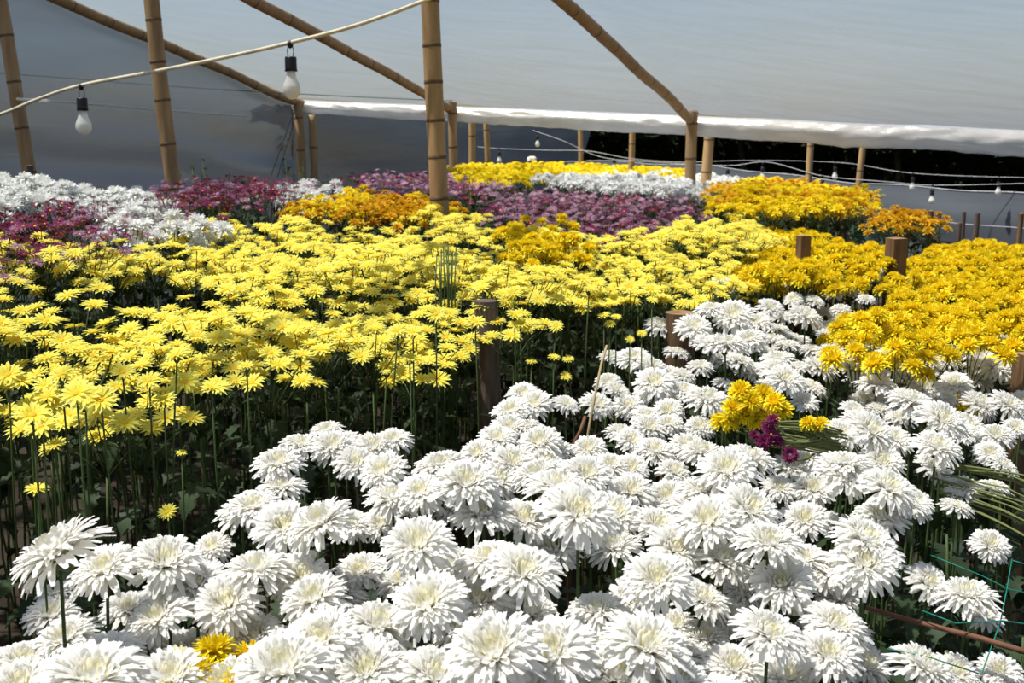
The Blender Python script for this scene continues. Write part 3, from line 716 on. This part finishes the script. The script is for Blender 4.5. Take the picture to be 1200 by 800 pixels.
gpoly2 = [(860, 300), (905, 262), (940, 262), (1000, 288), (1048, 298), (1030, 304), (985, 308), (930, 314), (885, 310)]
gp2 = scatter(gpoly2, lambda x, y: gold_top(x, y) + 0.02, 0.165, 0.3, 5, 3, 10)
for (x, y, d, q) in gp2:
    gold_spray(x, y, gold_top(x, y) + 0.02 + 0.08 * nz(x * 2.2, y * 2.2, 7), ('raised' if nz(x * 2.2, y * 2.2, 7) > 0.12 else 'sunken' if nz(x * 2.2, y * 2.2, 7) < -0.12 else 'level') + ' golden chrysanthemum spray ' + ('close to the small square stump' if (Vector((x, y)) - at(942, 290, 5.0).xy).length < 0.6 else 'bordering the lemon daisies' if x < 1.0 else 'behind the far white clump'), 'golden sprays around the short stakes')
for (u, v) in [(600, 272), (612, 265), (630, 285), (645, 280), (655, 262), (640, 268), (622, 290), (667, 285)]:
    d = hit(u, v, yellow_top); p = at(u, v, d)
    gold_spray(p.x, p.y, p.z + 0.03, 'golden double chrysanthemum spray among the pale yellow daisies', 'golden sprays among the daisies')
for (u, v, d, sc) in [(252, 742, 1.50, 0.9), (296, 752, 1.48, 0.9), (1118, 452, 3.0, 0.8), (1010, 365, 3.7, 1), (1000, 375, 3.5, 1)]:
    p = at(u, v, d); gold_spray(p.x, p.y, p.z - 0.01, 'golden double chrysanthemum half hidden under the white blooms', 'golden sprays under the white bed', sc)
print('gold', len(gp), len(gp2))

# ---- far beds: sprays with many small heads
def hash_(s): return sum(ord(c) * (i + 1) for i, c in enumerate(s)) % 997
FARK = {}; FARH = {}; FARL = {}; FARB = {}
def far_kind(key, petal_m, kind, n, spread, R, nvar=4):
    FARK[key] = [(cluster(900 + hash_(key) + k, n, spread, R, kind)).mesh('flower_cluster', [petal_m, 'disc_gold']) for k in range(nvar)]
    hs = []
    for k in range(4):
        h = decorative_head(R, 44, 31 * k + hash_(key), 0.8, 3, 0.36, 2.0) if kind == 'ball' else decorative_head(R, 34, 31 * k + hash_(key), 0.65, 2, 0.38, 1.75) if kind == 'deco' else daisy_head(R, 12, 31 * k + hash_(key), 2, 0, 2)
        if kind == 'daisy': h.addT(disc(R * 0.24), Matrix.Identity(4), 1)
        hs.append(h.mesh('bloom', [petal_m, 'disc_gold']))
    FARH[key] = hs; FARL[key] = [spray_layout(77 * k + hash_(key), n, spread, 0.07, 0.6) for k in range(4)]
    FARB[key] = [branches(l, 0.18).mesh('branch', 'stem_green') for l in FARL[key]]
far_kind('mauve', 'mauve_petal', 'daisy', 14, 0.13, 0.026); far_kind('magenta', 'magenta_petal', 'daisy', 14, 0.13, 0.027)
far_kind('white', 'shell_white_petal', 'ball', 9, 0.13, 0.040); far_kind('gold', 'gold_petal', 'deco', 12, 0.14, 0.034); far_kind('bronze', 'bronze_petal', 'deco', 12, 0.14, 0.032)
FNAME = {'mauve': 'mauve_chrysanthemum_spray', 'magenta': 'magenta_chrysanthemum_spray', 'white': 'white_button_spray', 'gold': 'golden_button_spray', 'bronze': 'bronze_chrysanthemum_spray'}
def far_spray(x, y, z, key, label, group, sc=1.0):
    g = ground(x, y); h = max(0.3, z - g); near = y < 7.2
    root = empty(FNAME[key], (x, y, g - 0.01), label, 'flower', group); rz = random.uniform(0, 6.28); k = random.randrange(4)
    if near:
        link('branch', FARB[key][k], root, (0, 0, h), (0, 0, rz)); c, s = math.cos(rz), math.sin(rz)
        for (a, b_, zz, tx, ty, s2) in FARL[key][k]:
            X, Y = a * c - b_ * s, a * s + b_ * c
            link('flower_head', random.choice(FARH[key]), root, (X, Y, h + zz), rot_tilt(-3 * Y + random.uniform(-.3, .3), 3 * X + random.uniform(-.3, .3), random.uniform(0, 6)), s2 * sc)
    else:
        tag(link('flower_cluster', FARK[key][k], root, (0, 0, h - 0.03), (random.uniform(-.15, .15), random.uniform(-.15, .15), rz), sc), kind='stuff')
    link('stem', random.choice(STEM_ME), root, (0, 0, h - (0.17 if near else 0)), (0, 0, rz), (1.2, 1.2, h - (0.17 if near else 0)))
    tag(link('foliage', random.choice(FOL_ME), root, (0, 0, h + 0.04), (0, 0, rz), 1.0), kind='stuff')
def far_bed(poly, fn, keys, step, label, group, x0, x1, y0, y1, amp=0.05, dz=0.0):
    pts = scatter(poly, fn, step, x0, x1, y0, y1)
    pts.sort(key=lambda p: p[2]); print(group, len(pts))
    for (x, y, d, q) in pts[:300]:
        key = random.choice(keys); far_spray(x, y, fn(x, y) + dz + amp * nz(x * 1.5, y * 1.5, 9), key, label[key] if isinstance(label, dict) else label, group, random.uniform(.85, 1.1))
pl = lambda where: {'mauve': 'mauve pink daisy chrysanthemum spray ' + where, 'magenta': 'deep magenta daisy chrysanthemum spray ' + where, 'white': 'white button chrysanthemum spray ' + where}
far_bed([(-40, 245), (60, 232), (140, 238), (150, 262), (90, 276), (0, 284), (-40, 290)], far_top, ['mauve', 'magenta', 'magenta'], 0.2, pl('in front of the gable sheet'), 'mauve sprays by the gable sheet', -4, 0, 3, 8)
far_bed([(-40, 212), (50, 212), (100, 224), (170, 226), (192, 228), (170, 243), (140, 240), (60, 233), (-40, 246)], far_top, ['white'], 0.22, 'white button chrysanthemum spray before the dark gable sheet', 'white button sprays by the gable sheet', -6, 0, 3.5, 9, dz=0.03)
far_bed([(195, 222), (290, 216), (345, 226), (300, 242), (240, 246), (195, 244)], far_top, ['magenta', 'magenta', 'magenta', 'mauve'], 0.2, pl('beside the tall leaning post'), 'magenta sprays beside the leaning post', -6, 0, 4.5, 10, dz=0.07)
far_bed([(290, 214), (400, 213), (400, 226), (345, 228)], far_top, ['white', 'white', 'mauve'], 0.25, pl('below the gable eave post'), 'white sprays below the gable eave post', -6, 0, 6, 12)
far_bed([(330, 232), (400, 224), (500, 226), (535, 238), (500, 250), (380, 248)], far_top, ['bronze', 'gold'], 0.21, 'bronze gold chrysanthemum spray at the foot of the thick tall post', 'bronze sprays around the thick post', -4, 1, 4.5, 9, dz=0.02)
far_bed([(410, 213), (500, 206), (590, 212), (590, 232), (500, 226), (430, 226)], far_top, ['mauve', 'mauve', 'magenta'], 0.22, pl('around the thick tall post'), 'mauve sprays around the thick post', -4, 1, 5.5, 12, dz=0.04)
far_bed([(520, 208), (560, 203), (690, 200), (800, 206), (800, 218), (640, 215), (560, 222)], far_top, ['gold'], 0.27, 'golden button chrysanthemum spray in the farthest bed by the sheet wall', 'golden sprays of the farthest bed', -3, 5, 8, 16, dz=0.09)
far_bed([(575, 228), (640, 222), (740, 228), (815, 236), (830, 252), (800, 262), (700, 262), (640, 262), (580, 246)], far_top, ['mauve', 'mauve', 'mauve', 'magenta'], 0.205, pl('in the bed behind the lemon daisies'), 'mauve sprays behind the daisies', -1, 4, 4.5, 11)
far_bed([(625, 218), (700, 212), (800, 212), (870, 218), (880, 232), (815, 236), (740, 228), (650, 222)], far_top, ['white'], 0.25, 'white button chrysanthemum spray behind the mauve bed', 'white button sprays behind the mauve bed', -1, 6, 6, 16, dz=0.07)
far_bed([(835, 232), (880, 226), (950, 228), (1012, 240), (1012, 256), (900, 258), (840, 254)], far_top, ['bronze', 'gold'], 0.2, 'bronze gold chrysanthemum spray in the tall mound by the sturdy eave post', 'bronze mound sprays', 0, 5, 5, 11, dz=0.10)
far_bed([(1038, 255), (1085, 254), (1095, 264), (1035, 266)], far_top, ['bronze'], 0.17, 'orange bronze chrysanthemum spray standing among the short stakes', 'orange sprays among the stakes', 1, 6, 4.5, 11, dz=0.07)

far_bed([(140, 240), (175, 232), (235, 244), (240, 254), (180, 258), (130, 264)], far_top, ['white', 'white', 'mauve'], 0.2, pl('at the foot of the tall leaning post'), 'white sprays at the leaning post', -4, 0, 3.6, 8, dz=0.0)
# ------------------------------------------------------------------ stakes
def stake(u, v, d, dia, label, group='short wooden stakes', mat='stake_wood', square=False, lean=0.0, cat='stake'):
    top = at(u, v, d); g = ground(top.x, top.y) - 0.08; Ln = top.z - g
    o = empty('wooden_stake', (top.x, top.y, g), label, cat, group)
    b = MB(); seg = 4 if square else 9; r = dia / 2 * (1.35 if square else 1); n = 10; vs = []; fs = []
    a0 = PI / 4 + 0.25 if square else 0; sd_ = random.random() * 90
    for i in range(n + 1):
        z = Ln * i / n
        for k in range(seg):
            th = a0 + 2 * PI * k / seg; rr = r * (1.06 - 0.06 * i / n) * (1 + 0.06 * nz(math.cos(th) * 2 + sd_, math.sin(th) * 2, z * 3))
            vs.append((rr * math.cos(th) + lean * (z - Ln), rr * math.sin(th), z + (0.006 * nz(k, sd_) if i == n else 0)))
    for i in range(n):
        for k in range(seg):
            k2 = (k + 1) % seg; fs.append((i * seg + k, i * seg + k2, (i + 1) * seg + k2, (i + 1) * seg + k))
    b.add(vs, fs); b.build('shaft', mat, o, smooth=not square)
    c = MB(); zc = Ln + 0.002; c.add([(0, 0, zc + 0.003)] + vs[-seg:], [(0, 1 + k, 1 + (k + 1) % seg) for k in range(seg)])
    c.build('sawn_end', 'bamboo_inside' if mat != 'old_wood' else mat, o, smooth=False)
    return o
stake(569, 352, 3.12, 0.068, 'dark weathered round stake under the front edge of the lemon daisies', mat='old_wood', lean=-0.03)
stake(1051, 279, 4.6, 0.066, 'pale square stump between the golden beds', square=True)
stake(942, 276, 4.7, 0.047, 'small square stump among golden flowers beyond the lemon daisies', square=True)
stake(1203, 414, 3.0, 0.05, 'brown square stump at the edge of the front white bed', square=True)
STK = [(990, 246, 6.6, 0.044), (1031, 246, 7.0, 0.030), (1064, 252, 6.3, 0.036), (1091, 247, 6.4, 0.032), (1101, 248, 6.8, 0.024), (1130, 248, 7.0, 0.024), (1125, 261, 6.7, 0.026), (1146, 250, 6.8, 0.034), (1197, 250, 6.5, 0.030)]
for (u, v, d, w_) in STK:
    stake(u, v, d, w_, 'thin upright stake in the row behind the golden bed', 'thin stakes holding the green netting', lean=random.uniform(-.04, .04), mat=random.choice(['stake_wood', 'old_wood']))
stake(34, 194, 6.6, 0.048, 'short dark stake beside the leaning post at the gable sheet', mat='old_wood')
stake(207, 206, 7.2, 0.036, 'short stake beside the tall leaning post', mat='old_wood')
q = at(797, 366, 3.45); bamboo('bamboo_stub', (q.x, q.y, ground(q.x, q.y) - 0.05), (q.x, q.y, q.z), 0.049, 0.047, 'thick cut hollow bamboo stub at the edge of the front white bed', None, 0.25, 'stake', True, 'stake_wood')

# teal netting looped between the thin stakes
net = MB(); A = [at(u, 263 + 3 * math.sin(k), 6.5) for k, u in enumerate((995, 1018, 1040, 1062, 1085, 1100))]
rows = 7; cols = 60; grid = []
for j in range(rows):
    rw = []
    for i in range(cols + 1):
        k = i / cols * (len(A) - 1); a = min(int(k), len(A) - 2); p = A[a].lerp(A[a + 1], k - a)
        rw.append(p + Vector((0, 0.03 * math.sin(i * .5 + j), -j * 0.011 - 0.012 * math.sin(PI * (k - a)) + 0.004 * nz(i, j))))
    grid.append(rw); net.tube(rw, 0.0022, 4)
for i in range(0, cols + 1, 1): net.tube([grid[j][i] for j in range(rows)], 0.0016, 3)
tag(net.build('support_net', 'teal_net'), 'teal plastic netting strung between the thin stakes', 'netting')
nl = MB()
for pts in ([(1090, 650, 1.95), (1120, 662, 1.92), (1150, 674, 1.9), (1182, 690, 1.88), (1230, 700, 1.86)], [(1186, 655, 1.95), (1180, 690, 1.88), (1172, 730, 1.78), (1150, 790, 1.62)], [(1080, 715, 1.75), (1120, 730, 1.72), (1175, 727, 1.73), (1230, 735, 1.72)],
            [(1040, 760, 1.62), (1090, 770, 1.6), (1150, 790, 1.6)], [(1185, 656, 1.95), (1205, 662, 1.95), (1230, 668, 1.95)]):
    nl.tube([at(*p) for p in pts], 0.0011, 5)
tag(nl.build('support_net', 'teal_net'), 'thin teal netting strands beside the lower edge of the white bed', 'netting')
b = MB(); b.tube([at(1015, 712, 1.80), at(1080, 730, 1.76), at(1150, 748, 1.72), at(1240, 775, 1.66)], [0.0042, 0.0045, 0.0048, 0.005], 8)
rt = tag(b.build('cane', 'cane_red_brown'), 'red brown cane lying through the white bed by the teal strands', 'cane')
b = MB(); b.tube([Vector((at(686, 540, 2.5).x, at(686, 540, 2.5).y, 0.02)), at(688, 515, 2.5), at(692, 490, 2.5), at(705, 425, 2.55), at(711, 405, 2.6)], 0.003, 6)
tag(b.build('dry_stalk', 'dry_straw'), 'dry straw coloured stalk standing between the two beds', 'stalk')
b = MB(); b.tube([Vector((at(668, 560, 2.4).x, at(668, 560, 2.4).y, 0.02)), at(668, 560, 2.4), at(672, 520, 2.4), at(680, 505, 2.4), at(686, 488, 2.42)], 0.004, 6)
tag(b.build('dry_stalk', 'cane_red_brown'), 'short red brown dry stalk between the two beds', 'stalk')

# ------------------------------------------------------------------ cut flowers laid on the white bed
def cut_flower(u, v, d, u2, v2, d2, me, sc, name, label, group, tilt, eye=False, smat='cut_stem_green'):
    a = at(u, v, d); e = at(u2, v2, d2); root = empty(name, a, label, 'flower', group)
    h_ = link('flower_head', me, root, (0, 0, 0), rot_tilt(*tilt, random.uniform(0, 6)), sc)
    if eye: link('flower_eye', DISC_ME, h_, (0, 0, 0.002), None, 1.1)
    m = (e - a); b = MB(); b.tube([(0, 0, -0.004), m * 0.3 + Vector((0, 0, -0.012)), m * 0.7 + Vector((0, 0, -0.008)), m], 0.0024, 5); b.build('stem', smat, root)
GG = 'cut yellow flowers laid on the white bed'
for i, (u, v) in enumerate([(868, 458), (880, 470), (895, 462), (858, 478), (873, 486), (890, 480), (908, 472), (917, 481), (902, 490), (845, 495), (855, 492), (912, 488), (866, 470), (885, 492)]):
    cut_flower(u, v, 2.24 + random.uniform(-.03, .03), 955 + random.uniform(-15, 20), 512 + random.uniform(-12, 18), 2.26, random.choice(GOLD_ME), random.uniform(.62, .76), 'cut_yellow_chrysanthemum', 'cut yellow chrysanthemum lying in the bundle beside magenta blooms on the white bed', GG, (random.uniform(.3, .9), random.uniform(-.5, .5)))
for (u, v) in [(947, 496), (962, 497)]:
    cut_flower(u, v, 2.2, 985, 520, 2.22, random.choice(GOLD_ME), .55, 'cut_yellow_chrysanthemum', 'small cut yellow chrysanthemum at the stem end of the bundle', 'small yellow flowers at the stem end', (.2, -.5))
MAG = [daisy_head(0.024, 13, 950 + k, 3, 0, 4).mesh('magenta_bloom', 'magenta_petal') for k in range(3)]
for (u, v) in [(884, 511), (903, 510), (895, 519), (906, 493), (900, 501), (911, 518), (926, 533)]:
    cut_flower(u, v, 2.17 + random.uniform(-.02, .02), 955 + random.uniform(-10, 20), 522 + random.uniform(-10, 15), 2.2, random.choice(MAG), random.uniform(.6, .85), 'cut_magenta_daisy', 'cut magenta daisy lying beside cut yellow blooms on the white bed', 'cut magenta flowers laid on the white bed', (random.uniform(.5, 1.1), random.uniform(-.5, .3)), u == 903)
sb = empty('cut_stem_bundle', at(940, 515, 2.21), 'bundle of cut green stems lying under the cut yellow and magenta blooms', 'stem bundle')
for i in range(22):
    b = MB(); o = random.uniform(-14, 16); p0 = at(905 + random.uniform(-5, 15), 508 + o, 2.21); p1 = at(970 + random.uniform(-12, 25), 520 + o * 0.9 + random.uniform(-5, 5), 2.22)
    b.tube([q_ - sb.location for q_ in (p0, p0.lerp(p1, .5) + Vector((0, 0, random.uniform(0, .012))), p1)], 0.0022, 5)
    b.build('cut_stem', 'cut_stem_green', sb)
sb = empty('cut_stem_bundle', at(1150, 570, 2.18), 'bundle of long cut green stems lying at the outer edge of the white bed', 'stem bundle')
for i in range(20):
    o = random.uniform(-16, 34); b = MB()
    p0 = at(1095 + random.uniform(-5, 25), 552 + o * 0.8, 2.22); p1 = at(1260, 600 + o * 1.6 + random.uniform(-10, 10), 2.1)
    b.tube([q_ - sb.location for q_ in (p0, p0.lerp(p1, .5) + Vector((0, 0, random.uniform(0, .02))), p1)], 0.0019, 5)
    b.build('cut_stem', 'cut_stem_green', sb)

# tall bare stems poking out of the daisies and weeds by the sheet
for i in range(9):
    u = 512 + i * 2.7 + random.uniform(-1, 1); a = at(u, 292 + random.uniform(-4, 6), 3.3); e = at(u + random.uniform(-2, 2), 330, 3.25)
    g = ground(e.x, e.y); b = MB(); b.tube([(a.x, a.y, g), (e.x, e.y, (e.z)), a], 0.0022, 5)
    tag(b.build('bare_stem', 'stem_green'), 'tall bare green stem sticking up out of the lemon daisies', 'stem', 'bare stems above the daisies')
for (u, v, d, n) in [(225, 185, 8.2, 5), (345, 188, 9.4, 6), (396, 203, 9.8, 5), (310, 195, 9.0, 4)]:
    p = at(u, v, d); g = ground(p.x, p.y); root = empty('tall_weed', (p.x, p.y, g), 'thin wispy weed growing by the grey sheet', 'weed', 'wispy weeds by the sheet')
    for i in range(n):
        b = MB(); x, y = random.uniform(-.15, .15), random.uniform(-.1, .1); h = (p.z - g) * random.uniform(.85, 1.03)
        b.tube([(0, 0, 0), (x * .5, y * .5, h * .6), (x, y, h)], [0.005, 0.004, 0.002], 4); s_ = b.build('stalk', 'stem_green', root)
        for j in range(7):
            link('leaf', random.choice(LEAF_ME), s_, (x * (.7 + .05 * j), y * (.7 + .05 * j), h * (.72 + .045 * j)), (0, 0, j * 2.4), .55)
p = at(676, 186, 10.5); g = ground(p.x - 0.3, p.y); q = at(623, 186, 10.5)
white_plant(Vector((q.x, q.y, q.z)), 0.8, (.2, 0), 2, None, 'lone white bloom standing tall above the farthest golden bed', None)

# ------------------------------------------------------------------ lamps on cords
def lamp(parent, p, sc, cord_r):
    """hanging bulb: knot of tape, two wires, black socket with bulb; p = point on the cord"""
    k = MB(); k.lathe([(0.001, -0.022 * sc), (0.012 * sc, -0.014 * sc), (0.014 * sc, 0), (0.010 * sc, 0.010 * sc), (0.001, 0.014 * sc)], 8)
    k.build('tape_knot', 'black_plastic', parent, loc=p)
    wv = MB(); 
    for s in (-1, 1): wv.tube([(0.006 * s * sc, 0, 0), (0.014 * s * sc, 0, -0.03 * sc), (0.010 * s * sc, 0, -0.062 * sc)], 0.0022 * sc, 5)
    wv.build('lead_wire', 'black_plastic', parent, loc=p)
    so = MB(); so.lathe([(0.001, -0.055 * sc), (0.024 * sc, -0.056 * sc), (0.026 * sc, -0.062 * sc), (0.026 * sc, -0.106 * sc), (0.028 * sc, -0.118 * sc), (0.020 * sc, -0.118 * sc)], 14)
    sob = so.build('lamp_socket', 'black_plastic', parent, loc=p)
    bl = MB(); bl.lathe([(0.016 * sc, -0.115 * sc), (0.019 * sc, -0.128 * sc), (0.024 * sc, -0.150 * sc), (0.033 * sc, -0.168 * sc), (0.0375 * sc, -0.182 * sc)], 18, 0)
    bl.lathe([(0.0375 * sc, -0.182 * sc), (0.039 * sc, -0.196 * sc), (0.036 * sc, -0.213 * sc), (0.026 * sc, -0.228 * sc), (0.012 * sc, -0.236 * sc), (0.0005, -0.237 * sc)], 18, 1)
    bl.build('bulb', ['bulb_frost', 'bulb_cream'], sob)
def smooth_path(pts, n=10):
    out = []
    for i in range(len(pts) - 1):
        p0, p1, p2, p3 = pts[max(i - 1, 0)], pts[i], pts[i + 1], pts[min(i + 2, len(pts) - 1)]
        for k in range(n):
            t = k / n; out.append(0.5 * ((2 * p1) + (p2 - p0) * t + (2 * p0 - 5 * p1 + 4 * p2 - p3) * t * t + (3 * p1 - p0 - 3 * p2 + p3) * t ** 3))
    return out + [pts[-1]]
def string(px, bulbs, r, sc, label, mat='cord_cream', bulb_ok=True, group='cords with hanging bulbs'):
    pts = [at(*p) for p in px]; root = empty('bulb_string', pts[0], label, 'string lights', group); o = pts[0]
    b = MB(); b.tube([p - o for p in smooth_path(pts)], r, 6); b.build('cord', mat, root)
    for (u, v, d) in bulbs: lamp(root, at(u, v, d) - o, sc, r)
string([(-60, 150, 6.9), (0, 134, 6.6), (45, 116, 6.35), (95, 100, 6.1), (180, 84, 5.8), (260, 68, 5.6), (340, 50, 5.4), (420, 29, 5.28), (497, 1, 5.22), (505, -3, 5.23)], [(95, 101, 6.1), (340, 51, 5.4)], 0.0095, 1.12, 'cream cord with two big bulbs tied to the thick tall post')
string([(560, 172, 13.5), (585, 174, 13.2), (640, 176, 12.9), (690, 177, 12.6), (741, 186, 12.4), (800, 190, 12.2), (830, 189, 12.0), (895, 188, 12.0), (990, 191, 11.8), (1070, 203, 11.4), (1200, 208, 11.0), (1300, 206, 10.6)],
       [(585, 174, 13.2), (720, 182, 12.5), (979, 191, 11.8), (1070, 203, 11.4), (1171, 208, 11.05)], 0.0036, 0.75, 'far thin cord with bulbs hung along the upper line past the eave', 'grey_thread')
string([(625, 153, 12.4), (660, 165, 12.2), (705, 184, 12.0), (770, 190, 11.0), (853, 194, 10.4), (900, 190, 10.2), (964, 206, 9.9), (1040, 213, 9.6), (1093, 217, 9.4), (1200, 215, 9.0), (1300, 212, 8.7)],
       [(630, 155, 12.4), (805, 191, 10.8), (853, 194, 10.4), (894, 191, 10.2), (964, 206, 9.9), (1093, 217, 9.4)], 0.0033, 0.68, 'far thin cord with bulbs hung along the lower line past the eave', 'grey_thread')
b = MB(); b.tube(smooth_path([at(-30, 84, 8.2), at(60, 90, 8.6), at(200, 101, 9.2), at(350, 110, 9.8), at(500, 117, 9.6), at(530, 118, 9.5)]), 0.004, 5)
tag(b.build('guy_wire', 'green_wire'), 'thin green wire stretched across the gable end under the roof', 'wire')
b = MB(); b.tube(smooth_path([at(20, 116, 7.1), at(100, 121, 7.6), at(180, 128, 8.3), at(290, 136, 9.5)]), 0.009, 5)
tag(b.build('seam_cord', 'bulb_frost'), 'white shiny seam cord along the gable sheet', 'cord')
for (a_, b_) in [((344, 132, 10.2), (318, 205, 9.6)), ((347, 135, 10.2), (325, 208, 9.7))]:
    b = MB(); b.tube([at(*a_), at(*b_)], 0.003, 5); tag(b.build('guy_wire', 'black_plastic'), 'thin dark guy wire slanting from the gable eave post', 'wire', 'dark guy wires')
print('objects', len(bpy.data.objects), 'tris', sum(len(m.polygons) * 2 for m in bpy.data.meshes))
